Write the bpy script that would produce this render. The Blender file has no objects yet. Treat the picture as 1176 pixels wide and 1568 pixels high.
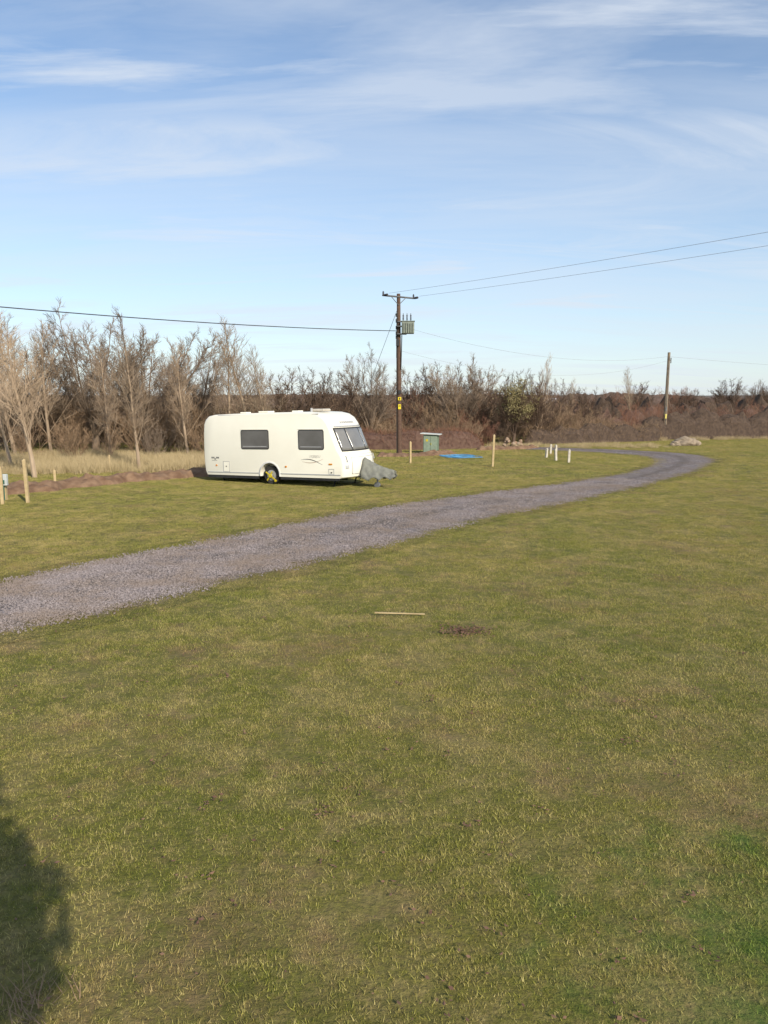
import bpy, bmesh, math, random
import numpy as np
from mathutils import Vector, Matrix, Euler
R=math.radians
rng=random.Random(7); nr=np.random.RandomState(5)
scene=bpy.context.scene
scene.view_settings.view_transform='Standard'
scene.view_settings.look='None'
scene.view_settings.exposure=0

# ---------------------------------------------------------------- helpers
def link(o,parent=None):
    scene.collection.objects.link(o)
    if parent: o.parent=parent
    return o
def mesh_obj(name,verts,faces,mat=None,parent=None,smooth=False,do_link=True):
    me=bpy.data.meshes.new(name)
    me.from_pydata([tuple(v) for v in verts],[],[tuple(f) for f in faces]); me.update()
    if smooth:
        me.polygons.foreach_set('use_smooth',[True]*len(me.polygons))
    o=bpy.data.objects.new(name,me)
    if mat: me.materials.append(mat)
    if do_link: link(o,parent)
    return o
def empty(name,loc=(0,0,0)):
    e=bpy.data.objects.new(name,None); e.empty_display_size=.3; e.location=loc
    link(e); return e
class NT:
    def __init__(s,mat):
        s.t=mat.node_tree; s.n=s.t.nodes; s.l=s.t.links
    def add(s,typ,**k):
        n=s.n.new(typ)
        for a,b in k.items(): setattr(n,a,b)
        return n
    def noise(s,scale,detail=4,vec=None,rough=.55,dist=0):
        n=s.add('ShaderNodeTexNoise'); n.inputs['Scale'].default_value=scale
        n.inputs['Detail'].default_value=detail; n.inputs['Roughness'].default_value=rough
        n.inputs['Distortion'].default_value=dist
        if vec is not None: s.l.new(vec,n.inputs['Vector'])
        return n.outputs['Fac']
    def rng(s,v,a,b,c=0,d=1):
        n=s.add('ShaderNodeMapRange'); s.l.new(v,n.inputs['Value'])
        for i,x in zip(('From Min','From Max','To Min','To Max'),(a,b,c,d)): n.inputs[i].default_value=x
        return n.outputs['Result']
    def mix(s,f,a,b,blend='MIX'):
        n=s.add('ShaderNodeMix',data_type='RGBA',blend_type=blend)
        for sock,v in ((n.inputs['Factor'],f),(n.inputs[6],a),(n.inputs[7],b)):
            if isinstance(v,(int,float)): sock.default_value=v
            elif isinstance(v,(tuple,list)): sock.default_value=(v[0],v[1],v[2],1)
            else: s.l.new(v,sock)
        return n.outputs[2]
    def math(s,op,a,b=0):
        n=s.add('ShaderNodeMath',operation=op)
        for sock,v in zip(n.inputs,(a,b)):
            if isinstance(v,(int,float)): sock.default_value=v
            else: s.l.new(v,sock)
        return n.outputs[0]
def newmat(name):
    m=bpy.data.materials.new(name); m.use_nodes=True
    k=NT(m); b=k.n['Principled BSDF']
    return m,k,b
def mat(name,c1,c2=None,rough=.7,scale=6,bump=0,bscale=30,metal=0,spec=.3,coord='Object'):
    m,k,b=newmat(name)
    b.inputs['Roughness'].default_value=rough; b.inputs['Metallic'].default_value=metal
    b.inputs['Specular IOR Level'].default_value=spec
    if c2 is None: c2=tuple(x*.82 for x in c1)
    tc=k.add('ShaderNodeTexCoord').outputs[coord]
    f=k.rng(k.noise(scale,5,tc),.35,.65)
    k.l.new(k.mix(f,c1,c2),b.inputs['Base Color'])
    if bump:
        bp=k.add('ShaderNodeBump'); bp.inputs['Strength'].default_value=bump; bp.inputs['Distance'].default_value=.02
        k.l.new(k.noise(bscale,5,tc),bp.inputs['Height']); k.l.new(bp.outputs[0],b.inputs['Normal'])
    return m
def bark(name,c1,c2):
    m,k,b=newmat(name); b.inputs['Roughness'].default_value=.9; b.inputs['Specular IOR Level'].default_value=.05
    g=k.add('ShaderNodeNewGeometry').outputs['Position']
    f=k.rng(k.noise(1.2,2,g),.35,.65)
    oi=k.add('ShaderNodeObjectInfo').outputs['Random']
    c=k.mix(f,c1,c2)
    c=k.mix(k.math('MULTIPLY',oi,.45),c,tuple(x*.55 for x in c1))
    k.l.new(c,b.inputs['Base Color']); return m

def box(bm,c,s,rot=None):
    M=Matrix.Translation(c)
    if rot is not None: M=M@rot
    M=M@Matrix.Diagonal((s[0],s[1],s[2],1))
    return bmesh.ops.create_cube(bm,size=1,matrix=M)['verts']
def cyl(bm,p0,p1,r0,r1=None,seg=12):
    p0=Vector(p0);p1=Vector(p1);d=p1-p0
    if r1 is None:r1=r0
    q=d.to_track_quat('Z','Y').to_matrix().to_4x4()
    return bmesh.ops.create_cone(bm,cap_ends=True,segments=seg,radius1=r0,radius2=r1,depth=d.length,matrix=Matrix.Translation((p0+p1)/2)@q)['verts']
def bm_obj(name,bm,m,parent=None,bevel=0,smooth=False,do_link=True,seg=2):
    me=bpy.data.meshes.new(name); bm.to_mesh(me); bm.free()
    me.materials.append(m)
    o=bpy.data.objects.new(name,me)
    if do_link: link(o,parent)
    if smooth: me.polygons.foreach_set('use_smooth',[True]*len(me.polygons))
    if bevel:
        b=o.modifiers.new('bevel','BEVEL'); b.width=bevel; b.segments=seg; b.limit_method='ANGLE'
    return o

# ---------------------------------------------------------------- world
SUN_EL=30; S=Vector((math.cos(R(SUN_EL))*.51,-math.cos(R(SUN_EL))*.86,math.sin(R(SUN_EL)))).normalized()
w=bpy.data.worlds.new("World"); scene.world=w; w.use_nodes=True
k=NT(w); bg=k.n['Background']; bg.inputs['Strength'].default_value=.135
sky=k.add('ShaderNodeTexSky',sky_type='NISHITA'); sky.sun_disc=False
sky.sun_elevation=R(SUN_EL); sky.sun_rotation=math.atan2(S.x,S.y)
sky.air_density=1.0; sky.dust_density=.4; sky.ozone_density=2.4
tc=k.add('ShaderNodeTexCoord').outputs['Generated']
sp=k.add('ShaderNodeSeparateXYZ'); k.l.new(tc,sp.inputs[0])
zz=k.math('ADD',k.math('MAXIMUM',sp.outputs[2],0),.12)
cb=k.add('ShaderNodeCombineXYZ')
k.l.new(k.math('DIVIDE',sp.outputs[0],zz),cb.inputs[0]); k.l.new(k.math('DIVIDE',sp.outputs[1],zz),cb.inputs[1])
def cmap(rot,sc,loc):
    mp=k.add('ShaderNodeMapping'); k.l.new(cb.outputs[0],mp.inputs[0])
    mp.inputs['Rotation'].default_value=(0,0,R(rot)); mp.inputs['Scale'].default_value=sc; mp.inputs['Location'].default_value=loc
    return mp.outputs[0]
m1=cmap(-10,(.42,1.15,1),(5.3,2.9,0)); m2=cmap(9,(.38,1.5,1),(4.3,3.1,0)); m3=cmap(-4,(.30,1.1,1),(9.7,6.2,0))
n1=k.rng(k.noise(1.0,7,m1,.6,.7),.46,.66)
n2=k.rng(k.noise(.5,2,m1,.5,.2),.38,.56)
cl=k.math('MULTIPLY',k.math('MULTIPLY',n1,n2),.62)
n3=k.math('MULTIPLY',k.rng(k.noise(1.5,8,m2,.60,.8),.47,.66),k.rng(k.noise(.8,2,m2),.36,.54))
cl=k.math('MAXIMUM',cl,k.math('MULTIPLY',n3,.75))
n4=k.math('MULTIPLY',k.rng(k.noise(1.2,8,m3,.62,.9),.45,.64),k.rng(k.noise(.7,2,m3),.38,.52))
cl=k.math('MAXIMUM',cl,k.math('MULTIPLY',n4,.65))
veil=k.rng(k.noise(.7,7,m2,.62,.5),.40,.60,.08,.40)
cl=k.math('MAXIMUM',cl,veil)
hz=k.rng(sp.outputs[2],0,.34,.5,0)
base=k.mix(1.0,sky.outputs[0],(1.06,1.12,1.16),'MULTIPLY')
c=k.mix(hz,base,(5.3,6.1,7.0))
c=k.mix(cl,c,(5.5,6.0,6.7))
k.l.new(c,bg.inputs['Color'])
sl=bpy.data.lights.new('sun','SUN'); sl.energy=4.8; sl.angle=R(.5); sl.color=(1,.91,.77)
so=bpy.data.objects.new('sun',sl); link(so); so.rotation_euler=S.to_track_quat('Z','Y').to_euler(); so.location=(10,-20,20)

# ---------------------------------------------------------------- camera
cd=bpy.data.cameras.new('camera'); co=bpy.data.objects.new('camera',cd); link(co)
cd.sensor_fit='VERTICAL'; cd.sensor_height=24; cd.sensor_width=18; cd.lens=18.12
cd.clip_start=.1; cd.clip_end=8000
co.location=(0,0,3.0); co.rotation_euler=(R(90-8.27),0,0)
scene.camera=co

# ---------------------------------------------------------------- grass colour
def grass_color(k,blade=False):
    g=k.add('ShaderNodeNewGeometry').outputs['Position']
    big=k.rng(k.noise(.20,2,g),.38,.62)
    med=k.rng(k.noise(.9,5,g,.72),.46,.61)
    vf=k.rng(k.noise(38 if blade else 26,2,g,.75),.46,.60)
    if blade:
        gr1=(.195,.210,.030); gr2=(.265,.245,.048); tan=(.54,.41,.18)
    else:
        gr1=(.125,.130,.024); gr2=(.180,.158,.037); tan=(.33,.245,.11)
    c=k.mix(big,gr1,gr2)
    c=k.mix(k.math('MULTIPLY',med,.40),c,tan)
    fine=k.rng(k.noise(6,5,g,.78),.48,.64)
    c=k.mix(k.math('MULTIPLY',fine,.42),c,tan)
    c=k.mix(k.math('MULTIPLY',vf,.40),c,(.60,.48,.25) if blade else (.06,.05,.026))
    mp=k.add('ShaderNodeMapping'); k.l.new(g,mp.inputs[0]); mp.inputs['Location'].default_value=(13,7,0)
    worn=k.rng(k.noise(.6,6,mp.outputs[0],.82),.51,.66,0,.60)
    c=k.mix(worn,c,(.33,.22,.11) if blade else (.21,.135,.075))
    mp2=k.add('ShaderNodeMapping'); k.l.new(g,mp2.inputs[0]); mp2.inputs['Location'].default_value=(-9,21,0)
    dk=k.rng(k.noise(2.6,5,mp2.outputs[0],.84),.48,.64,0,.50)
    c=k.mix(dk,c,(.12,.145,.022) if blade else (.075,.085,.016))
    vm=k.add('ShaderNodeVectorMath',operation='DISTANCE'); k.l.new(g,vm.inputs[0]); vm.inputs[1].default_value=(2.7,3.6,0)
    d=k.math('ADD',vm.outputs['Value'],k.rng(k.noise(1.7,5,g,.78),.3,.7,-1.1,1.1))
    lf=k.rng(d,.2,1.7,.75,0)
    c=k.mix(lf,c,(.085,.195,.022) if blade else (.05,.11,.016))
    return c,g
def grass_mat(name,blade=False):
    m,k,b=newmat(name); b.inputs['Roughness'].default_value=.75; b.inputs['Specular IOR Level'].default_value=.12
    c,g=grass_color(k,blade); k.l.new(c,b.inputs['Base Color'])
    if not blade:
        bp=k.add('ShaderNodeBump'); bp.inputs['Strength'].default_value=.8; bp.inputs['Distance'].default_value=.03
        k.l.new(k.noise(22,4,g,.7),bp.inputs['Height']); k.l.new(bp.outputs[0],b.inputs['Normal'])
    return m
M_ground=grass_mat('grass_ground'); M_blade=grass_mat('grass_blades',True)

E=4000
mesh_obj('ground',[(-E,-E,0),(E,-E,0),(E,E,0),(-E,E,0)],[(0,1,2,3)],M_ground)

# ---------------------------------------------------------------- gravel track
near=[(-14,1),(-10.5,4.2),(-7.4,7.1),(-4.95,9.64),(-4.38,10.3),(-3.70,10.97),(-3.0,12.0),(-2.13,13.1),(-1.09,14.3),(.17,16.0),(1.78,18.4),(3.76,20.8),(6.27,23.6),(9.74,27.9),(13.0,32.3),(15.9,37.2),(17.2,40.8),(16.8,43.9),(14.8,46.2),(12.6,47.9),(10,49.5),(7,51)]
far=[(-16,3.4),(-12.3,6.8),(-9.0,9.8),(-6.7,12.1),(-5.79,13.5),(-4.96,14.7),(-3.97,16.0),(-2.86,17.6),(-1.5,19.8),(.22,21.8),(2.26,23.9),(4.73,26.2),(6.3,27.6),(8.6,30.2),(10.9,33.3),(12.6,36.5),(13.6,39.5),(13.7,41.5),(12.9,43.3),(11.2,45.2),(8.5,47),(5.5,48.5)]
def cr(pts,n):
    P=[Vector((*p,0)) for p in pts]; out=[]
    m=len(P)-1
    for i in range(n):
        t=i/(n-1)*m; j=min(int(t),m-1); f=t-j
        a=P[max(j-1,0)];b=P[j];c=P[j+1];d=P[min(j+2,m)]
        out.append(.5*((2*b)+(c-a)*f+(2*a-5*b+4*c-d)*f*f+(3*b-a-3*c+d)*f**3))
    return out
N=360; A=cr(near,N); B=cr(far,N)
W=16; vs=[];acr=[]
for i in range(N):
    for j in range(W+1):
        u=-.16+1.32*j/W
        p=A[i].lerp(B[i],u)
        e=min(max(0,u),max(0,1-u))*2
        wheel=-.018*(math.exp(-((u-.27)/.09)**2)+math.exp(-((u-.73)/.09)**2))
        vs.append((p.x,p.y,.005+.035*min(1,max(0,e)*2)+wheel*(e>0)))
        acr.append(u)
fs=[(i*(W+1)+j,(i+1)*(W+1)+j,(i+1)*(W+1)+j+1,i*(W+1)+j+1) for i in range(N-1) for j in range(W)]
fs=[f[::-1] for f in fs]
m,k,b=newmat('gravel_track'); b.inputs['Roughness'].default_value=.9; b.inputs['Specular IOR Level'].default_value=.15
gc,g=grass_color(k)
at=k.add('ShaderNodeAttribute',attribute_name='across').outputs['Fac']
ctr=k.math('ABSOLUTE',k.math('SUBTRACT',at,.5))
e=k.math('ADD',ctr,k.rng(k.noise(2.2,6,g,.75),.3,.7,-.11,.11))
f=k.rng(e,.43,.52,1,0)
vo=k.add('ShaderNodeTexVoronoi'); vo.inputs['Scale'].default_value=32; k.l.new(g,vo.inputs['Vector'])
sc=k.add('ShaderNodeSeparateColor'); k.l.new(vo.outputs['Color'],sc.inputs[0])
stone=k.mix(k.rng(sc.outputs[0],.1,.9),(.12,.103,.10),(.40,.345,.335))
stone=k.mix(k.rng(k.noise(.7,6,g,.75),.42,.62,0,.65),stone,(.235,.18,.135))
stone=k.mix(k.rng(k.noise(3.2,6,g,.75),.50,.66,0,.65),stone,(.085,.075,.072))
mid=k.rng(k.math('ADD',ctr,k.rng(k.noise(3,4,g),.3,.7,-.08,.08)),.02,.14,.55,0)
stone=k.mix(mid,stone,(.13,.105,.085))
edge=k.rng(e,.34,.48,0,.65)
stone=k.mix(edge,stone,(.23,.17,.10))
k.l.new(k.mix(f,gc,stone),b.inputs['Base Color'])
bp=k.add('ShaderNodeBump'); bp.inputs['Strength'].default_value=.9; bp.inputs['Distance'].default_value=.04
k.l.new(k.math('ADD',vo.outputs['Distance'],k.noise(9,5,g)),bp.inputs['Height']); k.l.new(bp.outputs[0],b.inputs['Normal'])
track=mesh_obj('gravel_track',vs,fs,m,smooth=True)
at_=track.data.attributes.new('across','FLOAT','POINT'); at_.data.foreach_set('value',acr)

poly=np.array([(A[i].lerp(B[i],.03).x,A[i].lerp(B[i],.03).y) for i in range(0,N,6)]+[(A[i].lerp(B[i],.97).x,A[i].lerp(B[i],.97).y) for i in range(N-1,-1,-6)])
def inside(px,py):
    r=np.zeros(len(px),bool); n=len(poly)
    for i in range(n):
        x1,y1=poly[i];x2,y2=poly[(i+1)%n]
        c=((y1>py)!=(y2>py))
        with np.errstate(divide='ignore',invalid='ignore'):
            xi=(x2-x1)*(py-y1)/(y2-y1+1e-12)+x1
        r^=c&(px<xi)
    return r

# ---------------------------------------------------------------- scatter by geometry nodes
def source_collection(name,objs):
    c=bpy.data.collections.new(name)
    for i,o in enumerate(objs):
        o.name='%s_%02d'%(name,i); c.objects.link(o)
    return c
def scatter(name,pts,coll):
    """pts rows: x,y,z,rot,scale,idx"""
    pts=np.array(pts,float)
    me=bpy.data.meshes.new(name); me.from_pydata([tuple(p[:3]) for p in pts],[],[])
    for nm,typ,col in (('rot','FLOAT',3),('scl','FLOAT',4),('idx','INT',5)):
        a=me.attributes.new(nm,typ,'POINT')
        a.data.foreach_set('value',pts[:,col].astype(np.int32 if typ=='INT' else np.float32))
    o=bpy.data.objects.new(name,me); link(o)
    t=bpy.data.node_groups.new(name+'_scatter','GeometryNodeTree')
    t.interface.new_socket('Geometry',in_out='INPUT',socket_type='NodeSocketGeometry')
    t.interface.new_socket('Geometry',in_out='OUTPUT',socket_type='NodeSocketGeometry')
    n=t.nodes; l=t.links
    gi=n.new('NodeGroupInput'); go=n.new('NodeGroupOutput')
    ip=n.new('GeometryNodeInstanceOnPoints'); ci=n.new('GeometryNodeCollectionInfo')
    ci.inputs['Collection'].default_value=coll; ci.inputs['Separate Children'].default_value=True; ci.inputs['Reset Children'].default_value=True
    def na(nm,ty):
        a=n.new('GeometryNodeInputNamedAttribute'); a.data_type=ty; a.inputs['Name'].default_value=nm
        return [q for q in a.outputs if q.enabled][0]
    cx=n.new('ShaderNodeCombineXYZ'); l.new(na('rot','FLOAT'),cx.inputs[2])
    l.new(gi.outputs[0],ip.inputs['Points']); l.new(ci.outputs[0],ip.inputs['Instance'])
    ip.inputs['Pick Instance'].default_value=True
    l.new(na('idx','INT'),ip.inputs['Instance Index'])
    l.new(cx.outputs[0],ip.inputs['Rotation']); l.new(na('scl','FLOAT'),ip.inputs['Scale'])
    l.new(ip.outputs[0],go.inputs[0])
    md=o.modifiers.new('scatter','NODES'); md.node_group=t
    return o

def grass_patch(seed,n,size,h0,h1,wd,m,lean=.6):
    r=np.random.RandomState(seed)
    x=(r.rand(n)-.5)*size; y=(r.rand(n)-.5)*size
    h=h0+(h1-h0)*r.rand(n)**1.5; a=r.rand(n)*6.283; ln=h*lean*r.rand(n); la=r.rand(n)*6.283
    w=wd*(.6+.8*r.rand(n))
    V=np.zeros((n,3,3))
    V[:,0]=np.c_[x-np.cos(a)*w/2,y-np.sin(a)*w/2,np.zeros(n)-.003]
    V[:,1]=np.c_[x+np.cos(a)*w/2,y+np.sin(a)*w/2,np.zeros(n)-.003]
    V[:,2]=np.c_[x+np.cos(la)*ln,y+np.sin(la)*ln,h]
    me=bpy.data.meshes.new('gp'); me.from_pydata(V.reshape(-1,3).tolist(),[],np.arange(n*3).reshape(-1,3).tolist())
    me.materials.append(m)
    return bpy.data.objects.new('gp',me)
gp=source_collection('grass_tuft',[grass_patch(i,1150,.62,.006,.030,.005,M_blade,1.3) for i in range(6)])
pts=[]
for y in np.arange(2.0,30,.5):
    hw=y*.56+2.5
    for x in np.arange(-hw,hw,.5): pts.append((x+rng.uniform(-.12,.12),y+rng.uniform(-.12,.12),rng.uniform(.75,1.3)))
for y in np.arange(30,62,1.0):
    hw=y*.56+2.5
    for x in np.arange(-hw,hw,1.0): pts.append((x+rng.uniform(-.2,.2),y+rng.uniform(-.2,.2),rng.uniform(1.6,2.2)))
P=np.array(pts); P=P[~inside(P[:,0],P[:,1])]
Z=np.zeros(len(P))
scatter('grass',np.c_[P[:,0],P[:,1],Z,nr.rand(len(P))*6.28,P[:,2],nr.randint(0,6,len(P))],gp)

def stone_patch(seed,n,m):
    r=random.Random(seed); bm=bmesh.new()
    for i in range(n):
        s=r.uniform(.006,.017)
        M=Matrix.Translation((r.uniform(-.3,.3),r.uniform(-.3,.3),s*.3))@Euler((r.random()*3,r.random()*3,r.random()*3)).to_matrix().to_4x4()@Matrix.Diagonal((s,s*r.uniform(.6,1),s*r.uniform(.5,.9),1))
        bmesh.ops.create_icosphere(bm,subdivisions=1,radius=1,matrix=M)
    return bm_obj('st',bm,m,do_link=False)
m,k,b=newmat('loose_stone'); b.inputs['Roughness'].default_value=.85; b.inputs['Specular IOR Level'].default_value=.15
g=k.add('ShaderNodeNewGeometry').outputs['Position']
v=k.rng(k.noise(25,2,g),.3,.7)
c=k.mix(v,(.12,.103,.10),(.40,.345,.335))
c=k.mix(k.rng(k.noise(.7,4,g,.75),.42,.62,0,.6),c,(.23,.175,.13))
k.l.new(c,b.inputs['Base Color'])
M_stone=m
sc_=source_collection('stone_chip',[stone_patch(i,60,M_stone) for i in range(3)])
pts=[]
for i in range(0,N):
    if A[i].y>28: break
    for j in range(9):
        u=rng.uniform(.03,.97); p=A[i].lerp(B[i],u)
        e2=min(u,1-u)*2
        pts.append((p.x,p.y,.005+.03*min(1,e2*2)-.012*(math.exp(-((u-.27)/.09)**2)+math.exp(-((u-.73)/.09)**2)),rng.random()*6.28,rng.uniform(.7,1.2),rng.randrange(3)))
scatter('loose_gravel',pts,sc_)

# ---------------------------------------------------------------- bare trees
def gen_tree(seed,H,r0,n1=26,n2=8,n3=5,base=.22,ang=(35,65),l1=.42,stems=1,upward=.25,twig=.006,lean=.1,fork=0,splay=(.1,.6),limb=.30,wob=.12,lmin=.3):
    r=random.Random(seed); V=[];F=[]
    def tube(pts,ra,rb,sides):
        n=len(pts); off=len(V)
        for i,p in enumerate(pts):
            d=(pts[min(i+1,n-1)]-pts[max(i-1,0)])
            if d.length<1e-6:d=Vector((0,0,1))
            d.normalize()
            a=d.cross(Vector((.31,.95,.05)))
            if a.length<.05:a=d.cross(Vector((1,0,0)))
            a.normalize(); b=d.cross(a)
            rr=ra+(rb-ra)*i/(n-1)
            for s in range(sides):
                t=6.2832*s/sides; V.append(p+a*(math.cos(t)*rr)+b*(math.sin(t)*rr))
        for i in range(n-1):
            for s in range(sides):
                F.append((off+i*sides+s,off+i*sides+(s+1)%sides,off+(i+1)*sides+(s+1)%sides,off+(i+1)*sides+s))
    def poly_(p,d,L,n,wob,up):
        pts=[p.copy()]; d=d.copy()
        for i in range(n):
            d=(d+Vector((r.gauss(0,wob),r.gauss(0,wob),r.gauss(0,wob)*.6+up/n))).normalized()
            p=p+d*(L/n); pts.append(p)
        return pts
    def at(pts,f):
        t=f*(len(pts)-1); j=min(int(t),len(pts)-2)
        return pts[j].lerp(pts[j+1],t-j),(pts[j+1]-pts[j]).normalized()
    def side(d,a):
        q=Vector((r.gauss(0,1),r.gauss(0,1),r.gauss(0,1)*.5)); q=(q-q.dot(d)*d).normalized()
        return (d*math.cos(a)+q*math.sin(a)).normalized()
    if fork:
        bole=poly_(Vector((0,0,-.05)),Vector((0,0,1)),fork,4,.05,.1); tube(bole,r0*1.25,r0*.9,9)
    for s in range(stems):
        if stems==1: p=Vector((0,0,-.05)); d=Vector((r.gauss(0,lean)*.5,r.gauss(0,lean)*.5,1)).normalized(); h=H; rr=r0
        elif fork:
            a=6.28*s/stems+r.uniform(-.4,.4); p=bole[-1]-Vector((0,0,r.uniform(.05,.5)*fork*.6)); sp=r.uniform(*splay)
            d=Vector((math.cos(a)*sp,math.sin(a)*sp,1)).normalized(); h=(H-fork)*r.uniform(.88,1.05)*(1.05-.20*sp); rr=r0*r.uniform(.30,.48)
        else:
            a=r.random()*6.28; p=Vector((math.cos(a),math.sin(a),0))*r.uniform(.05,.5)*H*.12; p.z=-.05
            d=Vector((math.cos(a)*r.uniform(*splay),math.sin(a)*r.uniform(*splay),1)).normalized(); h=H*r.uniform(.7,1.02); rr=r0*r.uniform(.5,1)
        tr=poly_(p,d,h*.97,8,.04 if stems==1 else wob*.6,.1 if not fork else .25); tube(tr,rr,twig*.9,7 if stems==1 else 5)
        for i in range(n1):
            f=base+(1-base)*((i+r.random())/n1)
            q,dd=at(tr,f)
            L=h*l1*(1.04-f)**.65*r.uniform(.65,1.15)
            if L<lmin*1.3:L=lmin*1.3
            b1=poly_(q,side(dd,R(r.uniform(*ang))),L,5,wob,upward+.2)
            rb=max(twig*1.1,rr*(1-f)*limb*r.uniform(.7,1.1)+.002); tube(b1,rb,twig*.7,4)
            k2=max(3,int(n2*min(1,.4+L/(h*l1))))
            for j in range(k2):
                f2=.12+.88*(j+r.random())/k2
                q2,d2=at(b1,f2)
                L2=max(.25,L*.55*(1.12-f2)*r.uniform(.6,1.2))
                b2=poly_(q2,side(d2,R(r.uniform(20,50))),L2,3,wob,upward); tube(b2,max(twig*.75,rb*.33),twig*.5,3)
                for m_ in range(n3 if L2>.3 else max(2,n3//2)):
                    q3,d3=at(b2,.15+.8*r.random())
                    b3=poly_(q3,side(d3,R(r.uniform(18,45))),max(.2,L2*r.uniform(.45,.85)),2,wob,upward*.6); tube(b3,twig*.62,twig*.35,3)
    return V,F
def tree_mesh(name,mt,**k):
    V,F=gen_tree(**k)
    me=bpy.data.meshes.new(name); me.from_pydata([tuple(v) for v in V],[],F); me.materials.append(mt); me.update()
    return me
B_pale=bark('bark_pale',(.47,.355,.245),(.36,.265,.18))
B_grey=bark('bark_grey',(.29,.22,.16),(.22,.165,.12))
B_brown=bark('bark_brown',(.29,.19,.115),(.35,.25,.16))
B_red=bark('bark_red',(.27,.135,.09),(.22,.12,.08))
B_dark=bark('bark_dark',(.165,.112,.08),(.13,.09,.065))
Y=[tree_mesh('young_tree_mesh%d'%i,B_pale,seed=20+i,H=6.0,r0=.078,n1=30,n2=9,n3=6,base=.16,ang=(24,44),l1=.42,upward=.35,twig=.0078,limb=.22,wob=.06) for i in range(3)]
G=[tree_mesh('grey_tree_mesh%d'%i,B_grey,seed=40+i,H=7.5,r0=.17,n1=17,n2=9,n3=8,base=.16,ang=(24,55),l1=.36,upward=.15,twig=.0100,stems=11,fork=1.0,splay=(.1,1.0),limb=.18,wob=.07) for i in range(2)]
D=[tree_mesh('dark_tree_mesh%d'%i,B_dark,seed=60+i,H=6,r0=.16,n1=15,n2=8,n3=7,base=.16,ang=(26,62),l1=.38,upward=.1,twig=.0125,stems=9,fork=1.0,splay=(.15,1.0),limb=.2,wob=.09) for i in range(2)]
def put(name,me,x,y,h,h0,rot=None,wide=1):
    o=bpy.data.objects.new(name,me); link(o); s=h/h0
    o.location=(x,y,0); o.scale=(s*wide,s*wide,s); o.rotation_euler=(0,0,rng.random()*6.28 if rot is None else rot); return o
for i,(x,y,h) in enumerate([(-13.6,30,6.7),(-10.6,33.4,5.6),(-16.4,34,6.0),(-10.3,40.8,5.7),(-8.4,42,6.5),(-7.1,42,7.2),(-6.0,41.3,5.7),(-13.6,38.5,5.4),(-19.4,40.8,7.4),(-17.8,41.5,6.8),(-22,44,7.6),(-19,33,6.4)]):
    put('young_ash_tree',Y[i%3],x,y,h,6.0,None,1.1)
for x,y,h,wd in [(-16.2,43.5,8.7,1.0),(-13.6,44.5,8.9,1.05),(-20.8,45,8.2,1),(-11.2,46,7.4,.9),(-.9,52,6.9,.8),(5.3,55,7.0,.85)]:
    put('bare_tree',G[rng.randrange(2)],x,y,h,7.5,None,wd)
for x,y,h,wd in [(-5.3,43,5.1,1),(-3.9,44.5,4.8,1),(4.2,57,6.2,.9),(6.8,56,5.8,.85),(2.0,59,5.2,.95),(-2.9,51,5.2,.9),(10.4,53,5.0,.7),(31,95,5.2,1),(44,100,5.8,1.1),(38,98,4.8,1),(13.5,62,5.0,.9),(17,66,4.4,.9)]:
    put('bare_tree',D[rng.randrange(2)],x,y,h,6,None,wd)
for x,y,h,wd in [(27,85,6.4,.8),(21.8,90,5.4,.7),(10.9,54,6.0,.6)]:
    put('bare_tree',Y[0],x,y,h,6,None,wd)
def asobj(me): return bpy.data.objects.new(me.name,me)
scr=[asobj(tree_mesh('scrub%d'%i,[B_brown,B_red,B_grey,B_dark][i%4],seed=80+i,H=3.6,r0=.022,n1=8,n2=6,n3=4,base=.08,ang=(22,52),l1=.44,stems=10,upward=.25,twig=.0085,splay=(.05,.85),limb=.3,wob=.08,lmin=.2)) for i in range(5)]
C_scr=source_collection('scrub_bush',scr)
pts=[]
def band(x0,x1,y0,y1,n,s0,s1,idx=(0,1,2,3,4)):
    for i in range(n):
        f=(i+rng.random())/n
        pts.append((x0+(x1-x0)*f,rng.uniform(y0,y1),0,rng.random()*6.28,rng.uniform(s0,s1),rng.choice(idx)))
band(-40,-14,43,47,26,.85,1.15,(0,0,2,4)); band(-14,-6,43,47,14,.85,1.15,(0,0,2,4)); band(-6,-3,44,48,7,.8,1.05)
band(-40,-5,48,54,34,1.0,1.35,(0,2,0)); band(-26,-9,37.5,41,10,.5,.75,(0,4,2))
band(-4,13,53,58,28,.8,1.15); band(-4,12,59,66,20,1.0,1.35,(0,1,3)); band(-3,8,49.5,52,16,.5,.7,(1,0,3))
band(11,17,56,60,9,.55,.9,(0,3)); band(12,60,66,82,30,.6,.95,(1,3,1))
scatter('scrub_woodland',pts,C_scr)
pts=[]
band(10,90,92,104,66,.75,1.15,(3,1,1)); band(14,120,135,160,60,1.1,1.8,(3,1,3)); band(8,40,72,78,14,.4,.65,(0,1))
band(66,82,140,150,14,1.5,2.0,(3,)); band(-10,40,150,170,26,.9,1.4,(3,2))
scatter('distant_trees',pts,C_scr)

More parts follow.
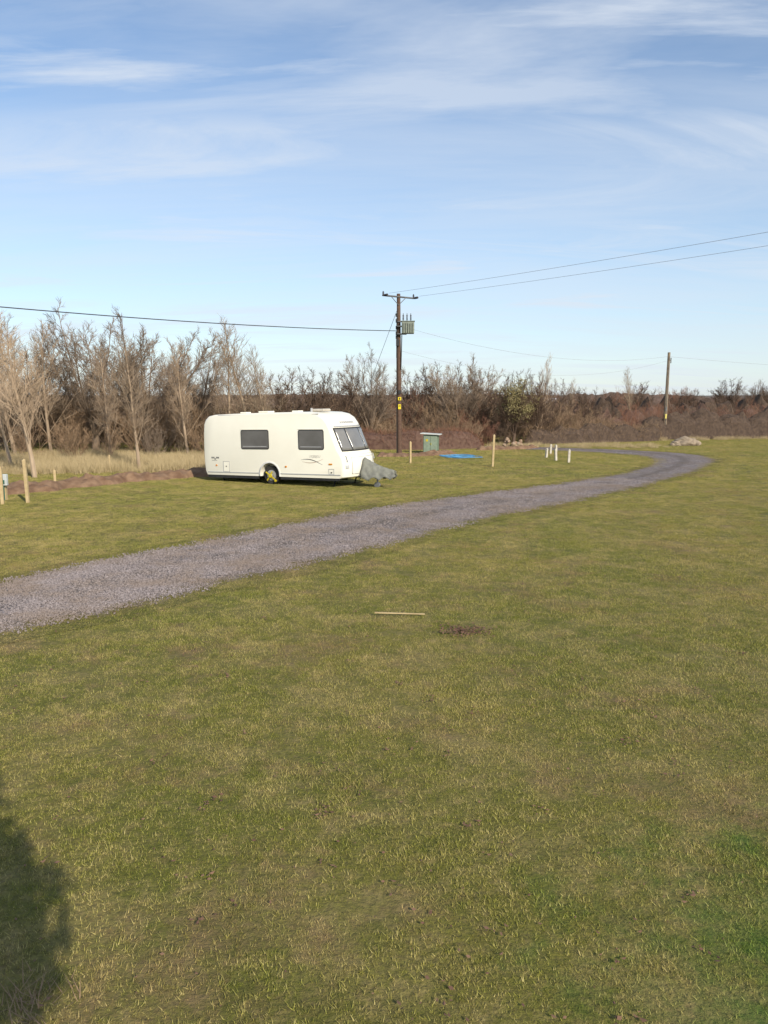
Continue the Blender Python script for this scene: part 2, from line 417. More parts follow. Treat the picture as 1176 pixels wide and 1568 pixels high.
def leaves(n,cx,cz,rx,rz,size,seed,m,name,parent,lumps=14,lr=(.25,.5)):
    r=np.random.RandomState(seed); cs=[]
    for i in range(lumps):
        v=r.normal(size=3); v/=np.linalg.norm(v); v*=r.rand()**.4
        cs.append((v[0]*rx,v[1]*rx,cz+v[2]*rz,r.uniform(*lr)))
    V=[];F=[]
    for i in range(n):
        c=cs[r.randint(lumps)]; v=r.normal(size=3); v/=np.linalg.norm(v); v*=c[3]*r.rand()**.4*1.3
        p=np.array([cx+c[0]+v[0],c[1]+v[1],c[2]+v[2]])
        a=r.normal(size=3); a/=np.linalg.norm(a); b=np.cross(a,r.normal(size=3)); b/=np.linalg.norm(b)
        s=size*r.uniform(.6,1.3); o=len(V)
        V+= [p-a*s,p+b*s*.5,p+a*s,p-b*s*.5]; F.append((o,o+1,o+2,o+3))
    return mesh_obj(name,V,F,m,parent)
M_ivy=mat('ivy_leaf',(.33,.27,.12),(.19,.165,.07),.7,3,coord='Object')
e=empty('ivy_covered_tree',(8.7,52,0))
o=bpy.data.objects.new('trunk_and_limbs',D[0]); link(o,e); s=5/6; o.scale=(s*.8,s*.8,s)
leaves(5200,0,3.0,1.4,1.4,.05,3,M_ivy,'ivy_foliage',e,38)
M_shadow_leaf=mat('shadow_tree_leaf',(.05,.09,.03),(.08,.11,.04),.6,3)
e=empty('unseen_shadow_tree',(.62,-2.35,0))  # added tree behind the camera, crown shaped to shade the near-left grass
bm=bmesh.new(); cyl(bm,(0,0,-.1),(.05,0,4.6),.13,.04,10)
for i in range(16):
    a=i*2.4; z=2.9+i*.13; cyl(bm,(0,0,z),(math.cos(a)*.9,math.sin(a)*.9,z+.35),.03,.01,6)
bm_obj('trunk_and_limbs',bm,B_dark,e)
leaves(13000,0,4.45,1.0,1.2,.08,9,M_shadow_leaf,'shadow_tree_foliage',e,46,(.26,.42))

# ---------------------------------------------------------------- hedges (core + twigs)
def hedge(name,pathpts,h,w,mt,mcore,seed,dens=420,hv=.15,tw=1):
    r=random.Random(seed); V=[];F=[]
    P=[Vector((*p,0)) for p in pathpts]
    L=[(P[i+1]-P[i]).length for i in range(len(P)-1)]; T=sum(L)
    def atl(s):
        for i,l in enumerate(L):
            if s<=l or i==len(L)-1:
                d=(P[i+1]-P[i]).normalized(); return P[i]+d*s,d
            s-=l
    def en(s): return min(1,(min(s,T-s)/1.0+.02))**.5
    def hh(s): return en(s)*h*(1+hv*math.sin(s*.9+seed)*.5+hv*.6*math.sin(s*2.3+1)+hv*.4*math.sin(s*5.1))
    n=int(T*dens)
    for i in range(n):
        s=r.random()*T; p,d=atl(s); nrm=Vector((-d.y,d.x,0)); H=hh(s)
        o=r.uniform(-.5,.5)*w*en(s); z=H*r.random()**.7*.92
        q=p+nrm*o+Vector((0,0,z))
        dr=Vector((r.gauss(0,.45),r.gauss(0,.45),r.uniform(.3,1))).normalized()
        if abs(o)>.3*w: dr=(dr+nrm*(o/w)*1.2).normalized()
        l=r.uniform(.15,.42)*min(1.3,h/1.4)*tw; e=q+dr*l
        a=dr.cross(Vector((r.gauss(0,1),r.gauss(0,1),r.gauss(0,1)))).normalized()*r.uniform(.006,.013)*tw
        k0=len(V); V+=[q-a,q+a,e]; F.append((k0,k0+1,k0+2))
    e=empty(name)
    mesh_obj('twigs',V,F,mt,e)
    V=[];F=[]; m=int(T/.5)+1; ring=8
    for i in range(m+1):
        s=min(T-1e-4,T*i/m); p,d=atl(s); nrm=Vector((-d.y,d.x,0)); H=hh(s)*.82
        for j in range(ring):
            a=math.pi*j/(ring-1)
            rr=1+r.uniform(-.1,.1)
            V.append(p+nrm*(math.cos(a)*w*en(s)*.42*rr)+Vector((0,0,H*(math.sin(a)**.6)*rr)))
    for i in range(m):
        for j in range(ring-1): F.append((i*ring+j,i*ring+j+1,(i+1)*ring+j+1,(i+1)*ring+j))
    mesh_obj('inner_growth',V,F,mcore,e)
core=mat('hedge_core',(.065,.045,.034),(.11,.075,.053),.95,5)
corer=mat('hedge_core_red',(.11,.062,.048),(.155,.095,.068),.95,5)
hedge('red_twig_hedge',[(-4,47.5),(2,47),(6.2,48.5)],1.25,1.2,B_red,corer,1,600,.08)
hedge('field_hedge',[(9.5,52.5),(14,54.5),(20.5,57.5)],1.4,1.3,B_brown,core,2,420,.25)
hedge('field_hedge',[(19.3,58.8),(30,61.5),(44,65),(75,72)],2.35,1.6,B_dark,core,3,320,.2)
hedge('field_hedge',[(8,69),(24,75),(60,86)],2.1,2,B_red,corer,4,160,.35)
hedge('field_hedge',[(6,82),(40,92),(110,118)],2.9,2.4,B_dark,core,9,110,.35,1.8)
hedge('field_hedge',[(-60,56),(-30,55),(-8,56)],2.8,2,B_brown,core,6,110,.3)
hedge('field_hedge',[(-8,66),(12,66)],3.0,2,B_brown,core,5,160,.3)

M_straw=mat('straw_grass',(.55,.43,.25),(.36,.28,.14),.85,2,coord='Object')
def straw_patch(seed,n=260,h=.5,m=M_straw):
    return grass_patch(seed,n,.9,.15*h*2,h,.012,m,.8)
st=source_collection('straw_tuft',[straw_patch(200+i) for i in range(3)])
pts=[]
for i in range(760):
    x=rng.uniform(-26,-6.2); y=rng.uniform(31.0,42)
    if y<31.2+max(0,(x+12))*.5: continue
    pts.append((x,y,0,rng.random()*6.28,rng.uniform(.6,1.25),rng.randrange(3)))
for i in range(170):
    x=rng.uniform(-6,18); pts.append((x,rng.uniform(48.5,52),0,rng.random()*6,rng.uniform(.4,.8),rng.randrange(3)))
for i in range(90):
    x=rng.uniform(18,50); pts.append((x,57+ (x-18)*.27+rng.uniform(-.8,.4),0,rng.random()*6,rng.uniform(.5,.9),rng.randrange(3)))
scatter('rough_grass',pts,st)

# ---------------------------------------------------------------- dug soil bank
M_soil=mat('dug_soil',(.15,.085,.05),(.26,.165,.10),.95,3,.8,14)
from mathutils import noise as mn
def soil(name,path,w,h):
    P=cr(path,70); V=[];F=[];n=9
    for i,p in enumerate(P):
        d=(P[min(i+1,69)]-P[max(i-1,0)]).normalized(); nm=Vector((-d.y,d.x,0)); endf=min(1,min(i,69-i)/6)
        for j in range(n):
            u=j/(n-1)*2-1
            q=p+nm*u*w*(.8+.5*mn.noise(Vector((i*.25,j*.1,1))))
            z=h*(1-u*u)*endf*(.6+.9*abs(mn.noise(Vector((q.x*1.8,q.y*1.8,0)))))+.05*mn.noise(q*6)*(1-abs(u))
            V.append((q.x,q.y,max(z,0)+(.006 if abs(u)<.99 else -.02)))
    for i in range(69):
        for j in range(n-1): F.append((i*n+j,i*n+j+1,(i+1)*n+j+1,(i+1)*n+j))
    mesh_obj(name,V,F,M_soil,smooth=False)
soil('soil_bank',[(-16,22.5),(-12.8,24.4),(-11.5,26.0),(-10.2,28.0),(-8.8,29.6),(-7.2,30.8),(-5.5,31.8)],.85,.34)
soil('soil_bank',[(-.4,41.3),(1,41.3),(2.3,42.0),(3.8,43.7)],.65,.24)
soil('soil_bank',[(5.5,46.5),(8,47.2),(9.5,48.5)],.45,.25)

# ---------------------------------------------------------------- distant landscape
m,k,b=newmat('distant_land'); b.inputs['Roughness'].default_value=1; b.inputs['Specular IOR Level'].default_value=0
g=k.add('ShaderNodeNewGeometry').outputs['Position']
mp=k.add('ShaderNodeMapping'); k.l.new(g,mp.inputs[0]); mp.inputs['Scale'].default_value=(.01,.01,.25)
k.l.new(k.mix(k.rng(k.noise(1.5,6,mp.outputs[0],.7),.4,.6),(.135,.12,.12),(.18,.17,.15)),b.inputs['Base Color'])
M_far=m
M_fw=mat('distant_wood_mat',(.135,.095,.08),(.085,.064,.054),1,.35,coord='Object')
def ridge(name,y,x0,x1,n,f,mt,depth):
    V=[];F=[]
    for i in range(n+1):
        x=x0+(x1-x0)*i/n; z=f(x)
        V+=[(x,y,-.5),(x,y+depth*.15,z),(x,y+depth,z*.4)]
    for i in range(n):
        a=i*3; F+=[(a,a+3,a+4,a+1),(a+1,a+4,a+5,a+2)]
    mesh_obj(name,V,F,mt)
ridge('distant_hill',900,-1500,1500,300,lambda x:8.5+3*mn.noise(Vector((x*.004,0,3)))+1.5*mn.noise(Vector((x*.02,2,3))),M_far,500)
ridge('distant_woodland',420,-600,700,1600,lambda x:max(0,5.0+3.0*mn.noise(Vector((x*.012,5,1)))+1.8*mn.noise(Vector((x*.10,1,1)))+1.2*mn.noise(Vector((x*.5,1,4)))),M_fw,30)
ridge('distant_woodland',260,-300,400,900,lambda x:max(-.4,3.1+1.6*mn.noise(Vector((x*.03,9,1)))+1.2*mn.noise(Vector((x*.2,1,1)))+.9*mn.noise(Vector((x*.9,1,4)))),M_fw,12)

e=empty('distant_house',(29,140,0))
bm=bmesh.new(); box(bm,(0,0,1.2),(4.6,4,2.4)); bm_obj('walls',bm,mat('render_wall',(.5,.45,.38)),e)
V=[(-2.9,-2.4,2.4),(2.9,-2.4,2.4),(2.9,2.4,2.4),(-2.9,2.4,2.4),(-2.2,0,3.3),(2.2,0,3.3)]
mesh_obj('roof',V,[(0,1,5,4),(2,3,4,5),(1,2,5),(3,0,4),(3,2,1,0)],mat('pale_roof',(.7,.7,.7)),e)
bm=bmesh.new(); box(bm,(-1.2,-2.02,1.4),(.9,.05,1)); box(bm,(1.2,-2.02,1.4),(.9,.05,1)); bm_obj('windows',bm,mat('dk_glass',(.05,.06,.07)),e)

# ---------------------------------------------------------------- caravan
TH=27; cv=empty('touring_caravan',(-6.70,28.82,-.063)); cv.rotation_euler=(0,R(-1.2),R(-TH))
M_white=mat('caravan_white',(.88,.84,.71),(.85,.81,.68),.32,1.5,spec=.45)
M_grey=mat('caravan_grey_trim',(.42,.42,.42),(.36,.36,.36),.5)
M_blk=mat('black_rubber',(.025,.025,.025),(.04,.04,.04),.6)
M_win=mat('tinted_acrylic',(.16,.155,.15),(.12,.115,.11),.12,1.2,spec=.5)
M_dark=mat('underbody_dark',(.02,.02,.02),None,.9)
prof=[(.10,.30),(.03,.45),(0,.8),(0,1.3),(.02,1.8),(.06,2.15),(.14,2.33),(.30,2.45),(.6,2.50),(1.5,2.525),(2.5,2.54),(3.5,2.55),(4.3,2.55),(4.75,2.53),(5.05,2.46),(5.25,2.33),(5.38,2.15),(5.48,1.95),(5.58,1.7),(5.68,1.45),(5.78,1.22),(5.88,1.08),(5.95,.95),(5.98,.75),(5.98,.5),(5.93,.32),(5.85,.28)]
fp=[p for p in prof if p[0]>=5.25 and p[1]>.3][::-1]
fz=[p[1] for p in fp]; fx=[p[0] for p in fp]
WD=2.2
def bow(x,y):
    t=min(1,max(0,(x-4.6)/1.2)); t=t*t*(3-2*t)
    return .26*t*(1-abs((y-WD/2)/(WD/2))**2.6)
def fsurf(y,z,off=0):
    x=float(np.interp(z,fz,fx)); return Vector((x+bow(x,y)+off,y,z))
sy=[0,.012,.035,.08,.2,.45,.75,1.1,1.45,1.75,2.0,2.12,2.165,2.188,2.2]; ins=[.06,.03,.01,0,0,0,0,0,0,0,0,0,.01,.03,.06]
V=[];F=[];n=len(prof)
for y,i_ in zip(sy,ins):
    for (x,z) in prof:
        X=x+(i_ if x<.5 else (-i_ if x>5 else 0)); Zz=z-(i_ if z>2.2 else 0)
        V.append((X+bow(x,y),y,Zz))
for a in range(len(sy)-1):
    for j in range(n):
        j2=(j+1)%n; F.append((a*n+j,a*n+j2,(a+1)*n+j2,(a+1)*n+j))
F.append(tuple(range(n))[::-1]); F.append(tuple((len(sy)-1)*n+j for j in range(n)))
F=[f[::-1] for f in F]
body=mesh_obj('body',V,F,M_white)
bm=bmesh.new(); bm.from_mesh(body.data); bmesh.ops.recalc_face_normals(bm,faces=bm.faces); bm.to_mesh(body.data); bm.free()
bm=bmesh.new(); cyl(bm,(2.96,-.2,.36),(2.96,.5,.36),.41,seg=40); cut=bm_obj('cut',bm,M_dark)
bl=body.modifiers.new('b','BOOLEAN'); bl.object=cut; bl.operation='DIFFERENCE'; bl.solver='EXACT'
dg=bpy.context.evaluated_depsgraph_get(); me=bpy.data.meshes.new_from_object(body.evaluated_get(dg))
body.modifiers.clear(); body.data=me; bpy.data.objects.remove(cut)
if not me.materials: me.materials.append(M_white)
body.parent=cv
me.polygons.foreach_set('use_smooth',[True]*len(me.polygons))
try: me.set_sharp_from_angle(angle=R(32))
except Exception: pass
def rrect(x0,x1,z0,z1,r,y,th,name,m,seg=5):
    pts=[]
    for cx,cz,a0 in ((x1-r,z1-r,0),(x0+r,z1-r,90),(x0+r,z0+r,180),(x1-r,z0+r,270)):
        for i in range(seg+1):
            a=R(a0+90*i/seg); pts.append((cx+r*math.cos(a),cz+r*math.sin(a)))
    n=len(pts); V=[(x,y,z) for x,z in pts]+[(x,y-th,z) for x,z in pts]
    F=[tuple(range(n)),tuple(range(n,2*n))[::-1]]+[(i,i+n,(i+1)%n+n,(i+1)%n) for i in range(n)]
    o=mesh_obj(name,V,F,m,cv)
    b=o.modifiers.new('bv','BEVEL'); b.width=.004; b.segments=2; b.limit_method='ANGLE'
    return o
for i,(x0,x1) in enumerate(((1.78,2.94),(4.24,5.22))):
    rrect(x0-.03,x1+.03,1.25,1.94,.07,.004,.016,'window_seal_%d'%i,M_blk)
    rrect(x0,x1,1.28,1.91,.05,-.013,.014,'side_window_%d'%i,M_win)
    rrect(x0+.06,x1-.06,1.34,1.365,.01,-.028,.004,'window_stay_%d'%i,M_grey)
    rrect(x0-.02,x1+.02,1.945,1.975,.01,.004,.02,'window_rail_%d'%i,M_white)
def frame(x0,x1,z0,z1,nm,wd=.012):
    bm=bmesh.new()
    box(bm,((x0+x1)/2,-.004,z0),(x1-x0,.012,wd)); box(bm,((x0+x1)/2,-.004,z1),(x1-x0,.012,wd))
    box(bm,(x0,-.005,(z0+z1)/2),(wd,.010,z1-z0)); box(bm,(x1,-.005,(z0+z1)/2),(wd,.010,z1-z0))
    bm_obj(nm,bm,M_grey,cv)
frame(.90,1.18,.42,.80,'battery_locker_frame')
rrect(.92,1.16,.44,.78,.02,-.002,.006,'battery_locker_door',M_white)
rrect(1.02,1.06,.60,.64,.01,-.009,.01,'locker_lock',M_blk)
frame(5.42,5.62,.42,.60,'gas_locker_frame')
rrect(5.5,5.55,.46,.5,.01,-.003,.02,'water_inlet',M_blk)
rrect(.50,.56,.86,.90,.01,.003,.01,'awning_light',M_blk)
M_amb=mat('amber',(.7,.28,.03))
rrect(.55,.62,.62,.68,.02,.003,.02,'side_marker',M_amb)
rrect(5.42,5.56,.74,.79,.02,.003,.02,'side_marker_front',M_amb)
rrect(3.62,3.70,.62,.68,.02,.003,.02,'side_reflector',M_amb)
bm=bmesh.new()
box(bm,(1.35,-.006,.40),(2.35,.016,.03)); box(bm,(4.65,-.006,.40),(2.45,.016,.03)); bm_obj('skirt_rail',bm,M_grey,cv)
bm=bmesh.new()
box(bm,(1.3,.05,.255),(2.3,.05,.12)); box(bm,(4.6,.05,.255),(2.4,.05,.12)); bm_obj('black_skirt',bm,M_blk,cv)
bm=bmesh.new(); box(bm,(2.9,.02,2.475),(4.3,.03,.022)); bm_obj('awning_rail',bm,M_grey,cv)
V=[];F=[];q=24
for i in range(q+1):
    a=R(-8+196*i/q)
    for rr,yy in ((.41,-.012),(.46,-.018),(.47,.01)): V.append((2.96+rr*math.cos(a),yy,.36+rr*math.sin(a)))
for i in range(q):
    for j in range(2): F.append((i*3+j,i*3+j+1,(i+1)*3+j+1,(i+1)*3+j))
mesh_obj('wheel_arch',V,F,mat('arch_white',(.75,.73,.68)),cv,smooth=True)
def stroke(pts,wd,nm,m,y=-.0035):
    V=[];F=[]
    for i,(x,z) in enumerate(pts):
        t=math.sin(math.pi*i/(len(pts)-1))*wd+.002
        V+=[(x,y,z-t),(x,y,z+t)]
    for i in range(len(pts)-1): F.append((2*i,2*i+2,2*i+3,2*i+1))
    mesh_obj(nm,V,F,m,cv)
M_dec=mat('decal_charcoal',(.05,.05,.06)); M_decr=mat('decal_bronze',(.35,.17,.08))
stroke([(4.3+.055*i,.90+.07*math.sin(i*.23)-.008*i) for i in range(17)],.011,'decal_swoosh',M_dec)
stroke([(4.35+.05*i,.80+.012*(i-6)**2*.10) for i in range(18)],.006,'decal_swoosh_thin',M_decr)
pp=[(4.62+.017*i,1.02+.05*math.sin(i*1.9)*(1 if i%5 else 1.7)) for i in range(30)]
stroke(pp,.009,'decal_script',M_dec,-.004)
bm=bmesh.new()
for i in range(6): box(bm,(.38+.05*i+(.06 if i>2 else 0),-.002,.93),(.03,.006,.06))
for i in range(5): box(bm,(.40+.05*i,-.002,.83),(.035,.006,.012))
bm_obj('decal_model_text',bm,M_dec,cv)
bm=bmesh.new(); box(bm,(4.55,1.0,2.60),(.55,.5,.10)); bm_obj('roof_light_large',bm,mat('roof_dome',(.55,.5,.42)),cv,bevel=.04)
bm=bmesh.new(); box(bm,(2.2,1.0,2.57),(.45,.4,.06)); box(bm,(3.5,1.1,2.57),(.3,.3,.06)); box(bm,(1.1,1.2,2.55),(.3,.3,.05)); bm_obj('roof_vents',bm,M_white,cv,bevel=.02)
bm=bmesh.new(); cyl(bm,(4.35,.7,2.54),(4.35,.7,2.68),.04); bm_obj('flue',bm,M_grey,cv)
def fpatch(y0,y1,z0,z1,off,nm,m,ny=10,nz=6,th=.012):
    V=[];F=[]
    for i in range(nz+1):
        for j in range(ny+1):
            V.append(fsurf(y0+(y1-y0)*j/ny,z0+(z1-z0)*i/nz,off))
    for i in range(nz):
        for j in range(ny):
            a=i*(ny+1)+j; F.append((a,a+1,a+ny+2,a+ny+1))
    o=mesh_obj(nm,V,F,m,cv,smooth=True)
    s=o.modifiers.new('s','SOLIDIFY'); s.thickness=th; s.offset=0
    return o
M_fw2=mat('front_acrylic',(.24,.23,.21),(.17,.165,.155),.15,1.2,spec=.7)
fpatch(.13,2.07,1.19,1.99,.010,'front_window_seal',M_blk)
fpatch(.16,.60,1.23,1.95,.024,'front_window_left',M_fw2)
fpatch(.66,1.54,1.23,1.95,.024,'front_window_centre',M_fw2)
fpatch(1.60,2.04,1.23,1.95,.024,'front_window_right',M_fw2)
fpatch(.2,2.0,2.02,2.06,.02,'front_window_trim',M_grey)
fpatch(.06,2.14,1.075,1.10,.014,'front_moulding',M_white)
fpatch(.35,1.85,.98,.99,.008,'locker_seam_top',M_grey)
fpatch(.35,1.85,.42,.43,.008,'locker_seam_bottom',M_grey)
fpatch(.35,.36,.43,.98,.008,'locker_seam_left',M_grey,2)
fpatch(1.84,1.85,.43,.98,.008,'locker_seam_right',M_grey,2)
M_lamp=mat('lamp_clear',(.6,.6,.6),rough=.2)
fpatch(.08,.20,.62,.74,.012,'front_lamp_left',M_lamp,3)
fpatch(2.0,2.12,.62,.74,.012,'front_lamp_right',M_lamp,3)
for i in range(8):
    fpatch(.62+.12*i,.70+.12*i,2.14,2.20,.008,'front_lettering_%d'%i,M_grey,2,1,.006)
bm=bmesh.new()
for y in (.14,2.06):
    a=fsurf(y,.85,.05);c_=fsurf(y,1.03,.05); cyl(bm,a,c_,.015); cyl(bm,a-Vector((.06,0,0)),a,.012); cyl(bm,c_-Vector((.06,0,0)),c_,.012)
bm_obj('grab_handles',bm,M_grey,cv)
M_tyre=mat('tyre',(.03,.03,.03),(.05,.045,.04),.85); M_rim=mat('steel_rim',(.5,.5,.5),(.4,.4,.4),.4,metal=.4)
for y in (.10,1.94):
    bm=bmesh.new()
    cyl(bm,(2.96,y,.325),(2.96,y+.17,.325),.325,seg=36); bm_obj('tyre',bm,M_tyre,cv,bevel=.03,smooth=False)
    bm=bmesh.new(); cyl(bm,(2.96,y-.006,.325),(2.96,y+.176,.325),.19,.19,28)
    for i in range(6):
        a=i*1.047; cyl(bm,(2.96+.12*math.cos(a),y-.02,.325+.12*math.sin(a)),(2.96+.12*math.cos(a),y,.325+.12*math.sin(a)),.02)
    cyl(bm,(2.96,y-.035,.325),(2.96,y,.325),.05); bm_obj('rim',bm,M_rim,cv)
M_yel=mat('clamp_yellow',(.62,.50,.03),(.5,.38,.02),.5)
bm=bmesh.new(); rt=Matrix.Rotation(R(35),4,'Y')
box(bm,(2.96,.045,.30),(.50,.03,.045),rt); box(bm,(2.92,.045,.30),(.045,.028,.40),rt)
box(bm,(3.15,.07,.13),(.06,.10,.06),rt); cyl(bm,(2.96,.0,.31),(2.96,.05,.31),.07)
bm_obj('wheel_clamp',bm,M_yel,cv,bevel=.006)
bm=bmesh.new(); box(bm,(3,.6,.24),(5.6,.05,.12)); box(bm,(3,1.6,.24),(5.6,.05,.12)); cyl(bm,(2.96,.15,.32),(2.96,2.0,.32),.035)
box(bm,(3,1.1,.285),(5.7,2.0,.02))
for x in (.55,5.5):
    for y in (.35,1.85):
        cyl(bm,(x,y,.3),(x+(.12 if x<3 else -.12),y,-.02 if x<3 else -.05),.025); box(bm,(x+(.12 if x<3 else -.12),y,-.0 if x<3 else -.045),(.16,.1,.02))
bm_obj('chassis_and_steadies',bm,M_dark,cv)
bm=bmesh.new()
for s_ in (-1,1): cyl(bm,(5.7,1.1+s_*.55,.32),(6.95,1.1+s_*.05,.36),.035)
cyl(bm,(6.85,1.1,.38),(7.2,1.1,.40),.04); box(bm,(7.18,1.1,.42),(.16,.09,.11)); cyl(bm,(6.75,1.02,-.05),(6.75,1.02,.65),.026)
cyl(bm,(6.75,.96,-.0),(6.75,1.06,-.0),.10,seg=20); cyl(bm,(7.0,1.1,.42),(7.1,1.1,.58),.015)
bm_obj('a_frame_and_jockey_wheel',bm,mat('galvanised',(.3,.3,.3),(.22,.22,.22),.5,metal=.5),cv)
V=[];F=[];nx=18;ny=16
for i in range(nx+1):
    t=i/nx; x=6.27+1.12*t; top=.94-.42*t-.10*math.sin(t*math.pi)*.6; hw=.28*(1-t)**.8+.10
    hem=.20+.06*math.sin(i*1.1)+.06*t
    for j in range(ny+1):
        u=j/ny*2-1; dn=abs(u)
        z=top-(top-hem)*max(0,(dn-.10)/.90)**1.0
        y=1.02+math.copysign(1,u)*hw*dn**.7+.02*math.sin(i*1.7+j*1.3)
        V.append((x+.02*math.sin(j*1.9)+ .02*math.sin(i*2.2)+.10*dn*(t-.2),y,z+.012*math.sin(i*2.3+j)))
for i in range(nx):
    for j in range(ny): a=i*(ny+1)+j; F.append((a,a+1,a+ny+2,a+ny+1))
hc=mesh_obj('hitch_cover',V,F,mat('cover_fabric',(.24,.24,.20),(.17,.17,.15),.8,5,.3),cv,smooth=True)
s_=hc.modifiers.new('s','SOLIDIFY'); s_.thickness=.008

# ---------------------------------------------------------------- electricity pole with transformer
M_pole=mat('creosoted_pole',(.095,.055,.038),(.14,.085,.058),.85,8,.3,30)
px,py=.85,42.2
e=empty('electricity_pole',(px,py,0))
bm=bmesh.new(); cyl(bm,(0,0,-.1),(-.08,0,8.55),.135,.095,14); bm_obj('post',bm,M_pole,e,smooth=False)
M_steel=mat('galv_steel',(.16,.16,.155),(.10,.10,.10),.6)
ax=Vector((.81,.59,0))
bm=bmesh.new()
c0=Vector((-.08,-.1,8.38))
cyl(bm,c0-ax*1.05,c0+ax*1.05,.045,seg=6)
cyl(bm,c0-ax*.5+Vector((0,0,0)),Vector((-.08,-.1,7.95)),.02,seg=6); cyl(bm,c0+ax*.5,Vector((-.08,-.1,7.95)),.02,seg=6)
box(bm,(.05,-.12,7.1),(.35,.12,.06)); box(bm,(.1,-.15,6.85),(.5,.3,.05)); box(bm,(.1,-.15,6.45),(.5,.3,.05))
bm_obj('crossarm_and_brackets',bm,M_steel,e)
bm=bmesh.new()
for s_ in (-1,1):
    b0=c0+ax*s_*1.0
    for i in range(3): cyl(bm,b0+Vector((0,0,.03+.06*i)),b0+Vector((0,0,.07+.06*i)),.06,.035,10)
    cyl(bm,b0,b0+Vector((0,0,.22)),.02,seg=8)
    for i in range(4): q=b0+Vector((.59,-.81,0))*(.12+.07*i); cyl(bm,q,q+Vector((.59,-.81,0))*.03,.06,seg=10)
for x in (.22,.42,.62):
    for i in range(4): cyl(bm,(x-.05,-.15,7.18+.07*i),(x-.05,-.15,7.22+.07*i),.055,.03,10)
    cyl(bm,(x-.05,-.15,7.1),(x-.05,-.15,7.52),.018,seg=8)
bm_obj('insulators',bm,mat('brown_porcelain',(.06,.05,.05),None,.3),e)
bm=bmesh.new(); box(bm,(.42,-.15,6.78),(.66,.52,.62)); bm_obj('transformer_tank',bm,mat('transformer_green',(.24,.27,.22),(.18,.20,.165),.5),e,bevel=.03)
bm=bmesh.new()
for i in range(5): box(bm,(.18+.12*i,-.44,6.76),(.02,.07,.48))
box(bm,(.42,-.15,7.105),(.72,.58,.03))
bm_obj('transformer_fins_and_lid',bm,mat('transformer_lid',(.20,.22,.185),None,.5),e)
bm=bmesh.new()
for z in (7.35,7.05,6.7,6.4,6.2): cyl(bm,(-.18,-.08,z),(-.18,-.08,z+.18),.05)
cyl(bm,(-.17,-.06,5.2),(-.16,-.08,7.3),.03); cyl(bm,(-.15,-.1,0),(-.17,-.08,5.2),.02)
cyl(bm,(.06,-.13,4.6),(.1,-.14,6.4),.025)
box(bm,(-.12,-.16,6.0),(.18,.14,.32))
bm_obj('fuse_gear_and_cable',bm,M_blk,e)
bm=bmesh.new(); box(bm,(-.01,-.155,3.05),(.17,.012,.17)); box(bm,(-.01,-.155,2.62),(.15,.012,.26)); bm_obj('warning_sign',bm,mat('sign_yellow',(.85,.68,.03),(.8,.6,.03),.5,2),e)
bm=bmesh.new(); box(bm,(-.01,-.163,3.05),(.07,.004,.10)); box(bm,(-.01,-.163,2.66),(.10,.004,.05)); box(bm,(-.01,-.155,3.4),(.14,.012,.2)); bm_obj('sign_marks',bm,M_blk,e)

e2=empty('wooden_utility_pole',(21.3,59.0,0))
bm=bmesh.new(); cyl(bm,(0,0,-.1),(.05,0,6.5),.14,.10,12); bm_obj('post',bm,mat('weathered_pole',(.30,.23,.16),(.20,.15,.10),.9,6),e2)
bm=bmesh.new(); cyl(bm,(.0,-.13,0),(.05,-.11,6.2),.02); cyl(bm,(.2,-.05,5.7),(.2,-.05,6.1),.035); cyl(bm,(.0,0,5.9),(.22,-.05,5.9),.02); box(bm,(0,-.15,2.3),(.12,.02,.3)); bm_obj('bracket_and_cable',bm,M_steel,e2)
bm=bmesh.new(); box(bm,(0,-.15,1.75),(.14,.02,.34)); bm_obj('pole_plate',bm,mat('plate_y',(.7,.6,.15)),e2)
e3=empty('wooden_utility_pole',(-24,15.4,0)); bm=bmesh.new(); cyl(bm,(0,0,-.1),(0,0,7),.14,.1); bm_obj('post',bm,M_pole,e3)
bm=bmesh.new(); cyl(bm,(-.3,0,6.5),(.3,0,6.5),.03); bm_obj('bracket',bm,M_steel,e3)
e3=empty('wooden_utility_pole',(30,3,0)); bm=bmesh.new(); cyl(bm,(0,0,-.1),(0,0,9),.14,.1); bm_obj('post',bm,M_pole,e3)
bm=bmesh.new(); cyl(bm,(-.9,-.6,8.6),(.9,.6,8.6),.04); bm_obj('crossarm',bm,M_steel,e3)

M_wire=mat('wire_dark',(.05,.05,.055),None,.6); M_wirel=mat('wire_alu',(.30,.30,.31),None,.6)
def wire(name,p0,p1,sag,r,m):
    cu=bpy.data.curves.new(name,'CURVE'); cu.dimensions='3D'; sp=cu.splines.new('POLY'); n=40; sp.points.add(n)
    p0=Vector(p0);p1=Vector(p1)
    for i in range(n+1):
        t=i/n; p=p0.lerp(p1,t); p.z-=sag*4*t*(1-t); sp.points[i].co=(*p,1)
    cu.bevel_depth=r; cu.bevel_resolution=1; cu.materials.append(m)
    o=bpy.data.objects.new(name,cu); link(o)
wire('overhead_cable',(px-.15,py-.1,6.62),(-24,15.4,6.55),.45,.020,M_wire)
pA=Vector((px,py,8.45))+Vector((-.08,0,0))
wire('overhead_power_line',pA+ax*1.0+Vector((.3,-.4,0)),(30.9,4.0,8.7),.35,.0065,M_wirel)
wire('overhead_power_line',pA-ax*1.0+Vector((.3,-.4,0)),(29.1,2.4,8.7),.35,.0065,M_wirel)
wire('overhead_power_line',(px,py,6.9),(21.3,59,6.2),.9,.006,M_wirel)
wire('overhead_power_line',(px,py,5.6),(21.3,59,5.9),1.2,.005,M_wirel)
wire('overhead_power_line',(21.3,59,6.2),(70,75,6.2),.8,.007,M_wirel)
